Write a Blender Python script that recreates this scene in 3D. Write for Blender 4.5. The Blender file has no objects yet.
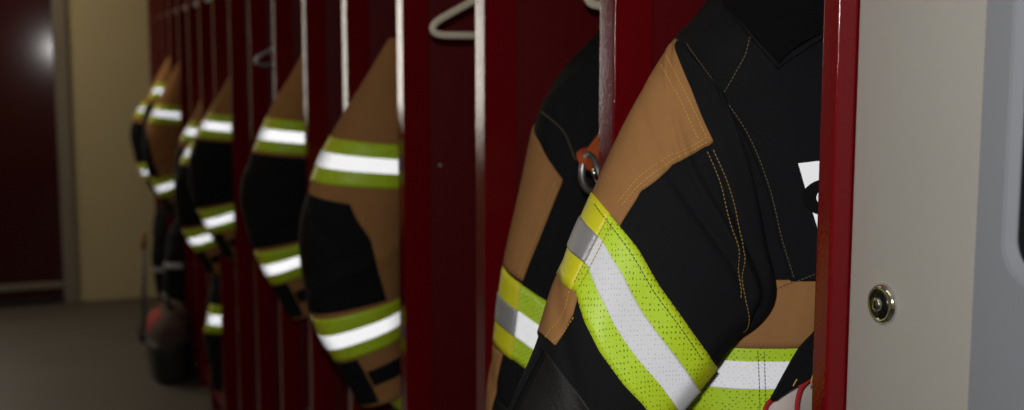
import bpy, math
import numpy as np
from mathutils import Vector, Matrix

scene = bpy.context.scene
COL = scene.collection
# ------------------------------------------------------------------ camera model (1024 x 410)
F = 1200.0
CAM = np.array([0.0, 0.0, 1.565])
PITCH = math.atan2(147.0, F)
_d = np.array([-467.0, 147.0, -F]); _d /= np.linalg.norm(_d)
_up = np.array([0.0, math.cos(PITCH), math.sin(PITCH)])
_y = _d - _up * _d.dot(_up); _y /= np.linalg.norm(_y)
_x = np.cross(_y, _up)
R = np.stack([_x, _y, _up])          # world = R @ camera axes


def at(px, py, Y):
    r = R @ np.array([px - 512.0, 205.0 - py, -F])
    return r / r[1] * Y + CAM


def project(P):
    c = (P - CAM) @ R
    return 512 + F * c[..., 0] / -c[..., 2], 205 - F * c[..., 1] / -c[..., 2]


# ------------------------------------------------------------------ materials
def new_mat(name):
    m = bpy.data.materials.new(name); m.use_nodes = True
    nt = m.node_tree
    return m, nt, nt.nodes['Principled BSDF']


def bump(nt, b, height, strength, dist=0.002):
    n = nt.nodes.new('ShaderNodeBump'); n.inputs['Strength'].default_value = strength
    n.inputs['Distance'].default_value = dist
    nt.links.new(height, n.inputs['Height']); nt.links.new(n.outputs[0], b.inputs['Normal'])
    return n


def noise(nt, scale, detail=3, coord='Object', rough=0.5):
    tc = nt.nodes.new('ShaderNodeTexCoord'); n = nt.nodes.new('ShaderNodeTexNoise')
    n.inputs['Scale'].default_value = scale; n.inputs['Detail'].default_value = detail
    n.inputs['Roughness'].default_value = rough
    nt.links.new(tc.outputs[coord], n.inputs['Vector'])
    return n.outputs['Fac']


def mixcol(nt, fac, a, b):
    n = nt.nodes.new('ShaderNodeMix'); n.data_type = 'RGBA'
    if hasattr(fac, 'node'): nt.links.new(fac, n.inputs['Factor'])
    else: n.inputs['Factor'].default_value = fac
    for s, v in (('A', a), ('B', b)):
        i = [q for q in n.inputs if q.name == s and q.type == 'RGBA'][0]
        if hasattr(v, 'node'): nt.links.new(v, i)
        else: i.default_value = (*v, 1)
    return [o for o in n.outputs if o.type == 'RGBA'][0]


def mathn(nt, op, a, b=None, clamp=False):
    n = nt.nodes.new('ShaderNodeMath'); n.operation = op; n.use_clamp = clamp
    for k, v in enumerate((a, b)):
        if v is None: continue
        if hasattr(v, 'node'): nt.links.new(v, n.inputs[k])
        else: n.inputs[k].default_value = v
    return n.outputs[0]


def plain(name, col, rough=0.6, metal=0.0, var=0.0, vscale=8, bmp=0.0, bscale=60, spec=0.5):
    m, nt, b = new_mat(name)
    b.inputs['Roughness'].default_value = rough; b.inputs['Metallic'].default_value = metal
    b.inputs['Specular IOR Level'].default_value = spec
    b.inputs['Base Color'].default_value = (*col, 1)
    if var:
        f = noise(nt, vscale, 4)
        nt.links.new(mixcol(nt, f, tuple(c * (1 - var) for c in col), tuple(c * (1 + var) for c in col)), b.inputs['Base Color'])
    if bmp:
        bump(nt, b, noise(nt, bscale, 2), bmp)
    return m


def cloth(name, col, rough=0.85, spec=0.25, sheen=0.0, fine=900, strength=0.35, var=0.12):
    m, nt, b = new_mat(name)
    b.inputs['Roughness'].default_value = rough; b.inputs['Specular IOR Level'].default_value = spec
    if sheen:
        b.inputs['Sheen Weight'].default_value = sheen; b.inputs['Sheen Roughness'].default_value = 0.5
    tc = nt.nodes.new('ShaderNodeTexCoord')
    hs = []
    for axis in ('X', 'Y'):                                   # twill weave from two crossed waves
        w = nt.nodes.new('ShaderNodeTexWave'); w.bands_direction = axis
        w.inputs['Scale'].default_value = fine * 0.16; w.inputs['Distortion'].default_value = 0.6
        nt.links.new(tc.outputs['UV'], w.inputs['Vector']); hs.append(w.outputs['Fac'])
    h = mathn(nt, 'MULTIPLY', hs[0], hs[1])
    f = noise(nt, 25, 4)
    c = mixcol(nt, f, tuple(q * (1 - var) for q in col), tuple(q * (1 + var) for q in col))
    c2 = mixcol(nt, mathn(nt, 'MULTIPLY', h, 0.35), c, tuple(q * 1.5 for q in col))
    nt.links.new(c2, b.inputs['Base Color'])
    hh = mathn(nt, 'ADD', h, mathn(nt, 'MULTIPLY', noise(nt, 60, 3), 1.2))
    bump(nt, b, hh, strength, 0.0006)
    return m


def dots(nt, scale, radius, ang=0.785):
    """rows of round perforations, 0..1 mask"""
    tc = nt.nodes.new('ShaderNodeTexCoord'); mp = nt.nodes.new('ShaderNodeMapping')
    mp.inputs['Rotation'].default_value = (0, 0, ang)
    nt.links.new(tc.outputs['UV'], mp.inputs['Vector'])
    v = nt.nodes.new('ShaderNodeTexVoronoi'); v.inputs['Scale'].default_value = scale
    v.inputs['Randomness'].default_value = 0.25
    nt.links.new(mp.outputs[0], v.inputs['Vector'])
    return mathn(nt, 'LESS_THAN', v.outputs['Distance'], radius)


def facing(nt):
    lw = nt.nodes.new('ShaderNodeLayerWeight'); lw.inputs['Blend'].default_value = 0.5
    return mathn(nt, 'SUBTRACT', 1.0, lw.outputs['Facing'])


def retro_mat(name, base, tint, amount, rough=0.2, perforated=True):
    """retroreflective tape: a glossy lobe about the direction the light came from (glass-bead / prism return), over a grey film"""
    m, nt, b = new_mat(name)
    b.inputs['Roughness'].default_value = 0.55; b.inputs['Specular IOR Level'].default_value = 0.3
    b.inputs['Base Color'].default_value = (*base, 1)
    geo = nt.nodes.new('ShaderNodeNewGeometry')
    g = nt.nodes.new('ShaderNodeBsdfGlossy'); g.inputs['Roughness'].default_value = rough
    nt.links.new(geo.outputs['Incoming'], g.inputs['Normal'])
    f = mathn(nt, 'POWER', mathn(nt, 'MULTIPLY', facing(nt), 1.25, True), 1.3, True)
    k = mathn(nt, 'MULTIPLY', f, amount)
    if perforated:
        d = dots(nt, 250, 0.20)
        k = mathn(nt, 'MULTIPLY', k, mathn(nt, 'SUBTRACT', 1.0, mathn(nt, 'MULTIPLY', d, 0.2)))
        nt.links.new(mixcol(nt, d, base, tuple(c * 0.62 for c in base)), b.inputs['Base Color'])
        bump(nt, b, noise(nt, 500, 2, 'UV'), 0.2, 0.0005)
    c = nt.nodes.new('ShaderNodeCombineColor')
    for i in range(3):
        nt.links.new(mathn(nt, 'MULTIPLY', k, tint[i]), c.inputs[i])
    nt.links.new(c.outputs[0], g.inputs['Color'])
    add = nt.nodes.new('ShaderNodeAddShader')
    nt.links.new(b.outputs[0], add.inputs[0]); nt.links.new(g.outputs[0], add.inputs[1])
    nt.links.new(add.outputs[0], nt.nodes['Material Output'].inputs['Surface'])
    return m


def lime_mat():
    m, nt, b = new_mat('fluorescent_lime_tape')
    b.inputs['Roughness'].default_value = 0.45; b.inputs['Specular IOR Level'].default_value = 0.35
    d = dots(nt, 215, 0.21)
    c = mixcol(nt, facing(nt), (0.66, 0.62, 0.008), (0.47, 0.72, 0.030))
    nt.links.new(mixcol(nt, d, c, (0.17, 0.26, 0.012)), b.inputs['Base Color'])
    bump(nt, b, mathn(nt, 'SUBTRACT', 1.0, d), 0.3, 0.0006)
    return m


M = {}
M['red'] = plain('dark_red_enamel', (0.125, 0.0022, 0.0052), 0.10, bmp=0.16, bscale=330, spec=0.33)
M['red_panel'] = plain('dark_red_sheet', (0.088, 0.0014, 0.0032), 0.45, bmp=0.08, bscale=200, spec=0.25)
M['door_red'] = plain('dark_red_door_paint', (0.036, 0.0012, 0.0028), 0.11, bmp=0.008, bscale=40, spec=0.3)
M['grey_panel'] = plain('grey_powder_coat', (0.345, 0.338, 0.318), 0.55, bmp=0.25, bscale=700)
M['blue_grey'] = plain('blue_grey_powder_coat', (0.19, 0.205, 0.235), 0.5, bmp=0.12, bscale=500)
M['frame_grey'] = plain('grey_door_frame_paint', (0.21, 0.19, 0.16), 0.5)
M['wall'] = plain('beige_wall_paint', (0.52, 0.46, 0.30), 0.8, var=0.05, vscale=3, bmp=0.15, bscale=90)
M['ceiling'] = plain('off_white_ceiling', (0.5, 0.48, 0.44), 0.9)
M['floor'] = plain('grey_concrete', (0.075, 0.069, 0.062), 0.6, var=0.25, vscale=2.5, bmp=0.1, bscale=30)
M['chrome'] = plain('chrome', (0.75, 0.74, 0.72), 0.12, 1.0)
M['dark_metal'] = plain('dark_metal', (0.03, 0.03, 0.032), 0.25, 0.8)
M['steel'] = plain('brushed_steel', (0.33, 0.33, 0.34), 0.35, 0.9)
M['glass_dark'] = plain('dark_glass', (0.006, 0.007, 0.010), 0.08)
M['white_plastic'] = plain('off_white_plastic', (0.62, 0.56, 0.46), 0.4)
M['black'] = cloth('black_aramid', (0.0056, 0.0062, 0.0082), 0.85, 0.16, 0.0)
M['tan'] = cloth('tan_aramid', (0.305, 0.153, 0.059), 0.85, 0.15, 0.0)
M['leather'] = plain('black_leather', (0.008, 0.008, 0.009), 0.6, bmp=0.3, bscale=350, spec=0.25)
M['velvet'] = cloth('black_collar_fleece', (0.0035, 0.0035, 0.004), 0.95, 0.1, 0.0, 500, 0.6)
M['thread'] = plain('golden_thread', (0.50, 0.30, 0.05), 0.7)
M['thread_dark'] = plain('olive_thread', (0.11, 0.085, 0.03), 0.7)
M['thread_mid'] = plain('dull_gold_thread', (0.24, 0.155, 0.035), 0.7)
M['lining'] = cloth('pale_lining', (0.52, 0.47, 0.45), 0.85, 0.2, 0.0)
M['red_binding'] = cloth('red_binding', (0.36, 0.016, 0.020), 0.7, 0.3)
M['orange'] = cloth('rust_webbing', (0.34, 0.062, 0.014), 0.8, 0.2, 0.0, 500, 0.6)
M['rubber'] = plain('black_rubber', (0.012, 0.012, 0.013), 0.55)
M['grey_cloth'] = cloth('grey_bag_cloth', (0.075, 0.05, 0.05), 0.85)
M['pink_red'] = cloth('faded_red_cloth', (0.30, 0.035, 0.035), 0.8)
M['lime'] = lime_mat()
M['silver'] = retro_mat('retroreflective_silver', (0.29, 0.30, 0.335), (0.92, 0.94, 1.0), 0.072, 0.13)
M['letter_white'] = retro_mat('retroreflective_white', (0.60, 0.62, 0.66), (0.92, 0.94, 1.0), 0.075, 0.13, perforated=False)
M['off_angle_lime'] = plain('off_angle_lime', (0.66, 0.66, 0.014), 0.5, bmp=0.2, bscale=400)  # lime tape's yellow look at an angle, put into the base colour
M['dim_silver'] = plain('dim_silver_tape', (0.33, 0.34, 0.38), 0.4, 0.35, bmp=0.4, bscale=500)  # dulled silver; on the sleeve sides it paints in the tape's off-angle dimming
M['pole_grey'] = plain('dull_grey_paint', (0.10, 0.105, 0.12), 0.6)
M['ink'] = plain('black_print', (0.005, 0.005, 0.006), 0.85, spec=0.1)


# ------------------------------------------------------------------ object helpers
def tag(o, label=None, cat=None, group=None, kind=None):
    if label: o['label'] = label
    if cat: o['category'] = cat
    if group: o['group'] = group
    if kind: o['kind'] = kind
    return o


def thing(name, label, cat, loc, group=None):
    o = bpy.data.objects.new(name, None); COL.objects.link(o)
    o.location = loc; o.empty_display_size = 0.05
    return tag(o, label, cat, group)


def link(name, verts, faces, m, parent=None, uvs=None, smooth=True, bevel=0.0, seg=2):
    """verts in world space -> one mesh object, parented without moving"""
    me = bpy.data.meshes.new(name)
    me.from_pydata([tuple(map(float, v)) for v in verts], [], [tuple(map(int, f)) for f in faces])
    me.validate(); me.update()
    if uvs is not None:
        ul = me.uv_layers.new(name='UVMap')
        vi = np.zeros(len(me.loops), dtype=np.int32); me.loops.foreach_get('vertex_index', vi)
        ul.data.foreach_set('uv', np.asarray(uvs, dtype=np.float32)[vi].ravel())
    if smooth:
        me.polygons.foreach_set('use_smooth', [True] * len(me.polygons))
    me.materials.append(m)
    o = bpy.data.objects.new(name, me); COL.objects.link(o)
    if parent is not None:
        par_loc = Vector((0, 0, 0)); q = parent
        while q is not None: par_loc += q.location; q = q.parent
        o.parent = parent; me.transform(Matrix.Translation(-par_loc))
    if bevel:
        md = o.modifiers.new('bevel', 'BEVEL'); md.width = bevel; md.segments = seg
        md.limit_method = 'ANGLE'
        me.polygons.foreach_set('use_smooth', [True] * len(me.polygons))
        wn = o.modifiers.new('wn', 'WEIGHTED_NORMAL'); wn.keep_sharp = True
    return o


def box(name, lo, hi, m, parent=None, bevel=0.0, seg=2):
    x0, y0, z0 = lo; x1, y1, z1 = hi
    v = [(x0, y0, z0), (x1, y0, z0), (x1, y1, z0), (x0, y1, z0), (x0, y0, z1), (x1, y0, z1), (x1, y1, z1), (x0, y1, z1)]
    f = [(0, 3, 2, 1), (4, 5, 6, 7), (0, 1, 5, 4), (1, 2, 6, 5), (2, 3, 7, 6), (3, 0, 4, 7)]
    return link(name, v, f, m, parent, None, False, bevel, seg)


def boxes(name, lst, m, parent=None, bevel=0.0):
    V, Fc = [], []
    for lo, hi in lst:
        x0, y0, z0 = lo; x1, y1, z1 = hi; n = len(V)
        V += [(x0, y0, z0), (x1, y0, z0), (x1, y1, z0), (x0, y1, z0), (x0, y0, z1), (x1, y0, z1), (x1, y1, z1), (x0, y1, z1)]
        Fc += [tuple(n + q for q in f) for f in ((0, 3, 2, 1), (4, 5, 6, 7), (0, 1, 5, 4), (1, 2, 6, 5), (2, 3, 7, 6), (3, 0, 4, 7))]
    return link(name, V, Fc, m, parent, None, False, bevel)


def frames_of(P, closed=False):
    P = np.asarray(P, float)
    if closed: T = np.roll(P, -1, 0) - np.roll(P, 1, 0)
    else: T = np.gradient(P, axis=0)
    T /= np.linalg.norm(T, axis=1)[:, None] + 1e-12
    ref = np.array([0, 0, 1.0]) if abs(T[0][2]) < 0.9 else np.array([1.0, 0, 0])
    N = np.zeros_like(P); n = ref - T[0] * ref.dot(T[0])
    for i in range(len(P)):
        n = n - T[i] * n.dot(T[i]); n /= np.linalg.norm(n) + 1e-12; N[i] = n
    return P, T, N, np.cross(T, N)


def sweep(name, P, rx, ry, m, parent=None, n=10, closed=False, up=None):
    """tube of elliptical section (rx along N, ry along B) through the points P"""
    P, T, N, B = frames_of(P, closed)
    if up is not None:
        up = np.asarray(up, float)
        N = up[None] - T * (T @ up)[:, None]; N /= np.linalg.norm(N, axis=1)[:, None]; B = np.cross(T, N)
    k = len(P); a = np.linspace(0, 2 * math.pi, n, endpoint=False)
    rx = np.broadcast_to(np.asarray(rx, float), (k,)); ry = np.broadcast_to(np.asarray(ry, float), (k,))
    V = (P[:, None] + N[:, None] * (np.cos(a)[None, :, None] * rx[:, None, None]) + B[:, None] * (np.sin(a)[None, :, None] * ry[:, None, None])).reshape(-1, 3)
    Fc = []
    for i in range(k if closed else k - 1):
        for j in range(n):
            i2 = (i + 1) % k; j2 = (j + 1) % n
            Fc.append((i * n + j, i * n + j2, i2 * n + j2, i2 * n + j))
    if not closed:
        Fc.append(tuple(range(n - 1, -1, -1))); Fc.append(tuple(range((k - 1) * n, k * n)))
    return link(name, V, Fc, m, parent)


def lathe(name, prof, centre, axis, m, parent=None, n=32):
    axis = np.asarray(axis, float); axis /= np.linalg.norm(axis)
    a = np.array([0, 0, 1.0]) if abs(axis[2]) < 0.9 else np.array([1.0, 0, 0])
    e1 = np.cross(axis, a); e1 /= np.linalg.norm(e1); e2 = np.cross(axis, e1)
    V, Fc = [], []
    for r, h in prof:
        for j in range(n):
            t = 2 * math.pi * j / n
            V.append(np.asarray(centre) + axis * h + (e1 * math.cos(t) + e2 * math.sin(t)) * r)
    for i in range(len(prof) - 1):
        for j in range(n):
            Fc.append((i * n + j, i * n + (j + 1) % n, (i + 1) * n + (j + 1) % n, (i + 1) * n + j))
    Fc.append(tuple(range((len(prof) - 1) * n, len(prof) * n)))
    Fc.append(tuple(range(n - 1, -1, -1)))
    return link(name, V, Fc, m, parent)


def bez(pts, n=40):
    """Catmull-Rom through points, n samples"""
    P = np.asarray(pts, float); k = len(P)
    t = np.linspace(0, k - 1, n); i = np.clip(t.astype(int), 0, k - 2); f = (t - i)[:, None]
    p0 = P[np.clip(i - 1, 0, k - 1)]; p1 = P[i]; p2 = P[i + 1]; p3 = P[np.clip(i + 2, 0, k - 1)]
    return 0.5 * (2 * p1 + (p2 - p0) * f + (2 * p0 - 5 * p1 + 4 * p2 - p3) * f ** 2 + (3 * p1 - p0 - 3 * p2 + p3) * f ** 3)


def resample(poly, n):
    poly = np.asarray(poly, float)
    d = np.r_[0, np.cumsum(np.linalg.norm(np.diff(poly, axis=0), axis=1))]
    t = np.linspace(0, d[-1], n)
    return np.stack([np.interp(t, d, poly[:, i]) for i in range(poly.shape[1])], -1)


# ------------------------------------------------------------------ garment surfaces
class Tube:
    """a cloth tube: every ring has an aisle-side point L, a far-side point Rr and a bulge vector B towards the near side.
    s runs round the ring (0 = L, 0.5 = near face, 1 = Rr, 1.5 = rear face), v runs along the tube."""

    def __init__(self, rings, seed=0, wr=0.003, e=0.85, back=1.0, fn=None, folds=()):
        self.K = np.array([np.r_[r[0], r[1], r[2]] for r in rings], float)
        self.rng = np.random.RandomState(seed); self.wr = wr; self.e = e; self.back = back; self.fn = fn
        self.w = [(self.rng.uniform(1.0, 3.5), self.rng.uniform(3, 13), self.rng.uniform(0, 6.28), self.rng.uniform(0.4, 1.0)) for _ in range(7)]
        self.folds = folds

    def ring(self, v):
        k = len(self.K); t = np.clip(np.asarray(v, float), 0, 1) * (k - 1)
        i = np.clip(t.astype(int), 0, k - 2); f = (t - i)[..., None]
        p0 = self.K[np.clip(i - 1, 0, k - 1)]; p1 = self.K[i]; p2 = self.K[i + 1]; p3 = self.K[np.clip(i + 2, 0, k - 1)]
        q = 0.5 * (2 * p1 + (p2 - p0) * f + (2 * p0 - 5 * p1 + 4 * p2 - p3) * f ** 2 + (3 * p1 - p0 - 3 * p2 + p3) * f ** 3)
        return q[..., 0:3], q[..., 3:6], q[..., 6:9]

    def base(self, s, v):
        s, v = np.broadcast_arrays(np.asarray(s, float), np.asarray(v, float))
        L, Rr, B = self.ring(v)
        c = np.cos(math.pi * s); q = np.sin(math.pi * s)
        c = np.sign(c) * np.abs(c) ** self.e; q = np.sign(q) * np.abs(q) ** self.e
        q = np.where(q < 0, q * self.back, q)
        return (L + Rr) / 2 - (Rr - L) / 2 * c[..., None] + B * q[..., None], (L + Rr) / 2

    def disp(self, s, v):
        d = 0
        for a, b, p, m in self.w:
            d = d + m * np.sin(math.pi * np.round(a) * s + b * v + p) * np.sin(b * 0.9 * v - p + 0.6 * np.sin(2 * math.pi * s))
        d = d * self.wr / 2.5
        for (s0, v0, ss, sv, ang, amp) in self.folds:          # single creases / ridges
            ds = (np.mod(s - s0 + 1, 2) - 1); dv = v - v0
            ca, sa = math.cos(ang), math.sin(ang)
            x = ds * ca + dv * sa; y = -ds * sa + dv * ca
            d = d + amp * np.exp(-(x / ss) ** 2 - (y / sv) ** 2)
        if self.fn is not None: d = d + self.fn(s, v)
        return d

    def normal(self, s, v):
        h = 2e-3
        Pu = self.base(s + h, v)[0] - self.base(s - h, v)[0]
        v1 = np.clip(np.asarray(v) + h, 0, 1); v0 = np.clip(np.asarray(v) - h, 0, 1)
        Pv = self.base(s, v1)[0] - self.base(s, v0)[0]
        N = np.cross(Pu, Pv); N /= np.linalg.norm(N, axis=-1)[..., None] + 1e-12
        P, C = self.base(s, v)
        sg = np.sign(np.sum(N * (P - C), -1)); sg[sg == 0] = 1
        return N * sg[..., None]

    def p(self, s, v, off=0.0):
        s, v = np.broadcast_arrays(np.asarray(s, float), np.asarray(v, float))
        return self.base(s, v)[0] + self.normal(s, v) * (self.disp(s, v) + off)[..., None]

    def mesh(self, name, m, parent, nu=64, nv=80):
        s = np.linspace(0, 2, nu, endpoint=False); v = np.linspace(0, 1, nv)
        S, V = np.meshgrid(s, v); P = self.p(S, V)
        per = np.linalg.norm(np.diff(P[nv // 2], axis=0), axis=1).sum(); ln = np.linalg.norm(np.diff(P[:, nu // 4], axis=0), axis=1).sum()
        uv = np.stack([np.abs(S - 1) * per, V * ln], -1).reshape(-1, 2)
        F_ = []
        for i in range(nv - 1):
            for j in range(nu):
                j2 = (j + 1) % nu
                F_.append((i * nu + j, i * nu + j2, (i + 1) * nu + j2, (i + 1) * nu + j))
        # turned-in opening at the lower end, closed top
        inner = P[-1].mean(0) + (P[-1] - P[-1].mean(0)) * 0.86; up = P[-2] - P[-1]
        inner2 = inner + up / (np.linalg.norm(up, axis=1)[:, None] + 1e-9) * 0.03
        Vt = np.vstack([P.reshape(-1, 3), inner, inner2]); uv = np.vstack([uv, uv[-nu:], uv[-nu:]])
        n0 = nv * nu
        for j in range(nu):
            j2 = (j + 1) % nu
            F_.append((n0 - nu + j, n0 - nu + j2, n0 + j2, n0 + j)); F_.append((n0 + j, n0 + j2, n0 + nu + j2, n0 + nu + j))
        F_.append(tuple(n0 + nu + j for j in range(nu))); F_.append(tuple(range(nu - 1, -1, -1)))
        return link(name, Vt, F_, m, parent, uv)

    def patch(self, name, E0, E1, off, m, parent, na=40, nb=40, edge=0.0015):
        """panel of cloth lying on the tube between two edge lines E0, E1 given in (s, v); off = its height over the tube"""
        A = resample(E0, nb); B_ = resample(E1, nb); a = np.linspace(0, 1, na)[:, None, None]
        SV = A[None] * (1 - a) + B_[None] * a
        S, V = SV[..., 0], SV[..., 1]
        P = self.p(S, V, off)
        la = np.linalg.norm(np.diff(P, axis=0), axis=2).mean(1); lb = np.linalg.norm(np.diff(P, axis=1), axis=2).mean(0)
        U = np.r_[0, np.cumsum(la)]; W_ = np.r_[0, np.cumsum(lb)]
        uv = np.stack(np.meshgrid(U, W_, indexing='ij'), -1).reshape(-1, 2)
        F_ = [(i * nb + j, i * nb + j + 1, (i + 1) * nb + j + 1, (i + 1) * nb + j) for i in range(na - 1) for j in range(nb - 1)]
        rim = [(i, 0) for i in range(na)] + [(na - 1, j) for j in range(1, nb)] + [(i, nb - 1) for i in range(na - 2, -1, -1)] + [(0, j) for j in range(nb - 2, 0, -1)]
        low = np.array([self.p(np.array([S[i, j]]), np.array([V[i, j]]), -edge)[0] for i, j in rim])
        n0 = na * nb; k = len(rim)
        for q in range(k):
            i, j = rim[q]; i2, j2 = rim[(q + 1) % k]
            F_.append((i * nb + j, i2 * nb + j2, n0 + (q + 1) % k, n0 + q))
        Vt = np.vstack([P.reshape(-1, 3), low]); uv = np.vstack([uv, np.array([uv[i * nb + j] for i, j in rim])])
        # consistent outward winding
        me_n = np.cross(P[1, 0] - P[0, 0], P[0, 1] - P[0, 0]); nn = self.normal(S[:1, :1], V[:1, :1])[0, 0]
        if np.dot(me_n, nn) > 0: F_ = [f[::-1] for f in F_]
        return link(name, Vt, F_, m, parent, uv)

    def band(self, name, v0, v1, off, m, parent, s0=0.0, s1=2.0, na=72, nb=12):
        f0 = v0 if callable(v0) else (lambda s: v0); f1 = v1 if callable(v1) else (lambda s: v1)
        ss = np.linspace(s0, s1, na)
        return self.patch(name, [(s, f0(s)) for s in ss], [(s, f1(s)) for s in ss], off, m, parent, nb, na)

    def build_inverse(self):
        s = np.linspace(0.0, 1.0, 260); v = np.linspace(0, 1, 420)
        self.IS, self.IV = np.meshgrid(s, v); self.IX, self.IY = project(self.p(self.IS, self.IV))

    def inv(self, px, py):
        d = (self.IX - px) ** 2 + (self.IY - py) ** 2; w = np.argsort(d, axis=None)[:4]
        wt = 1 / (d.ravel()[w] + 0.02); wt /= wt.sum()
        return float((self.IS.ravel()[w] * wt).sum()), float((self.IV.ravel()[w] * wt).sum())

    def invs(self, pts):
        return [self.inv(*p) for p in pts]

    def stitches(self, name, lines, m, parent, dash=0.0026, gap=0.0014, w=0.0005, off=0.002):
        V, Fc = [], []
        for ln in lines:
            q = bez(ln, 400); P = self.p(q[:, 0], q[:, 1], off); N = self.normal(q[:, 0], q[:, 1])
            d = np.r_[0, np.cumsum(np.linalg.norm(np.diff(P, axis=0), axis=1))]
            t = 0.0
            while t + dash < d[-1]:
                ks = [np.array([np.interp(tt, d, P[:, i]) for i in range(3)]) for tt in (t, t + dash)]
                nn = np.array([np.interp(t, d, N[:, i]) for i in range(3)]); tg = ks[1] - ks[0]
                tg /= np.linalg.norm(tg) + 1e-12; sd = np.cross(tg, nn); n0 = len(V)
                for kq in ks:
                    for a, b in ((-1, -0.3), (1, -0.3), (0.7, 0.9), (-0.7, 0.9)):
                        V.append(kq + sd * a * w + nn * b * w)
                Fc += [tuple(n0 + z for z in f) for f in ((0, 1, 2, 3), (7, 6, 5, 4), (0, 4, 5, 1), (1, 5, 6, 2), (2, 6, 7, 3), (3, 7, 4, 0))]
                t += dash + gap
        return link(name, V, Fc, m, parent, None, False)


# ------------------------------------------------------------------ room
PITCH_L = 0.45
FX = 0.6254                 # front plane of the lockers
Y0 = 0.878


def Yp(i): return Y0 + PITCH_L * i
def Yc(i): return Yp(i) + 0.5 * PITCH_L - 0.021


FAR = Yp(16) + 0.06
ST = dict(kind='structure')
tag(box('floor', (-3.2, -2.6, -0.1), (1.6, FAR + 0.2, 0.0), M['floor']), **ST)
tag(box('ceiling', (-3.2, -2.6, 3.0), (1.6, FAR + 0.2, 3.1), M['ceiling']), **ST)
tag(box('wall_left', (-3.3, -2.6, 0), (-3.2, FAR + 0.2, 3.0), M['wall']), **ST)
tag(box('wall_right', (1.2, -2.6, 0), (1.3, FAR + 0.2, 3.0), M['wall']), **ST)
tag(box('wall_near', (-3.2, -2.7, 0), (1.6, -2.6, 3.0), M['wall']), **ST)
# far wall with a window opening and a door opening
WX0, WX1, WZ0, WZ1 = -1.75, -0.72, 1.02, 2.2
DX0, DX1, DZ1 = -0.56, 0.132, 2.12
tag(boxes('wall_far', [((-3.2, FAR, 0), (-3.0, FAR + 0.12, 3)), ((-2.15, FAR, 0), (WX0, FAR + 0.12, 3)), ((-3.0, FAR, 0), (-2.15, FAR + 0.12, WZ0)), ((-3.0, FAR, 1.9), (-2.15, FAR + 0.12, 3)), ((WX1, FAR, 0), (DX0, FAR + 0.12, 3)), ((DX1, FAR, 0), (1.2, FAR + 0.12, 3)),
                       ((WX0, FAR, 0), (WX1, FAR + 0.12, WZ0)), ((WX0, FAR, WZ1), (WX1, FAR + 0.12, 3)), ((DX0, FAR, DZ1), (DX1, FAR + 0.12, 3))], M['wall']), **ST)
door = thing('door_1', None, None, (DX0, FAR, 0)); tag(door, **ST)
xa, xb, zt_ = DX0 + 0.083, DX1 - 0.084, DZ1 - 0.06          # leaf face slanted slightly to shift the flash glare across it
link('door_leaf', [(xa, FAR - .0265, .04), (xb, FAR - .031, .04), (xb, FAR + .02, .04), (xa, FAR + .02, .04), (xa, FAR - .0265, zt_), (xb, FAR - .031, zt_), (xb, FAR + .02, zt_), (xa, FAR + .02, zt_)],
     [(0, 3, 2, 1), (4, 5, 6, 7), (0, 1, 5, 4), (1, 2, 6, 5), (2, 3, 7, 6), (3, 0, 4, 7)], M['door_red'], door, None, False)
boxes('door_frame', [((DX0, FAR - 0.036, 0), (DX0 + 0.08, FAR + 0.1, DZ1)), ((DX1 - 0.08, FAR - 0.036, 0), (DX1, FAR + 0.1, DZ1)), ((DX0 + 0.08, FAR - 0.036, DZ1 - 0.055), (DX1 - 0.08, FAR + 0.1, DZ1))], M['frame_grey'], door, 0.004)
box('kick_rail', (DX0 + 0.084, FAR - 0.042, 0.105), (DX1 - 0.085, FAR - 0.031, 0.145), M['frame_grey'], door, 0.003)
box('threshold', (DX0 + 0.081, FAR - 0.03, 0.0), (DX1 - 0.081, FAR + 0.1, 0.03), M['dark_metal'], door)
win = thing('window_1', None, None, (WX0, FAR, WZ0)); tag(win, **ST)
boxes('window_frame', [((WX0, FAR - 0.015, WZ0), (WX0 + 0.05, FAR + 0.1, WZ1)), ((WX1 - 0.05, FAR - 0.015, WZ0), (WX1, FAR + 0.1, WZ1)), ((WX0 + 0.05, FAR - 0.015, WZ0), (WX1 - 0.05, FAR + 0.1, WZ0 + 0.05)), ((WX0 + 0.05, FAR - 0.015, WZ1 - 0.05), (WX1 - 0.05, FAR + 0.1, WZ1)), ((-1.26, FAR, WZ0 + 0.05), (-1.21, FAR + 0.06, WZ1 - 0.05))], M['frame_grey'], win, 0.003)


def emit(name, col, strength):
    m, nt, b = new_mat(name)
    b.inputs['Base Color'].default_value = (0.8, 0.8, 0.8, 1)
    b.inputs['Emission Color'].default_value = (*col, 1); b.inputs['Emission Strength'].default_value = strength
    return m


M['daylit'] = emit('daylit_frosted_pane', (1.0, 0.93, 0.82), 6.0)
M['daylit_cool'] = emit('daylit_shaded_pane', (0.72, 0.78, 1.0), 0.75)
M['tube'] = emit('lit_diffuser', (1.0, 0.82, 0.55), 4.0)
box('window_pane', (WX0 + 0.05, FAR + 0.03, WZ0 + 0.05), (WX1 - 0.05, FAR + 0.045, WZ1 - 0.05), M['daylit'], win)
win2 = thing('window_2', None, None, (-3.0, FAR, WZ0)); tag(win2, **ST)
boxes('window_frame', [((-3.0, FAR - 0.015, WZ0), (-2.95, FAR + 0.1, 1.9)), ((-2.2, FAR - 0.015, WZ0), (-2.15, FAR + 0.1, 1.9)), ((-2.95, FAR - 0.015, WZ0), (-2.2, FAR + 0.1, WZ0 + 0.05)), ((-2.95, FAR - 0.015, 1.85), (-2.2, FAR + 0.1, 1.9))], M['frame_grey'], win2, 0.003)
box('window_pane', (-2.95, FAR + 0.03, WZ0 + 0.05), (-2.2, FAR + 0.045, 1.85), M['daylit_cool'], win2)
tag(box('baseboard_far', (-3.2, FAR - 0.008, 0), (DX0, FAR, 0.07), M['frame_grey']), **ST)

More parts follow.
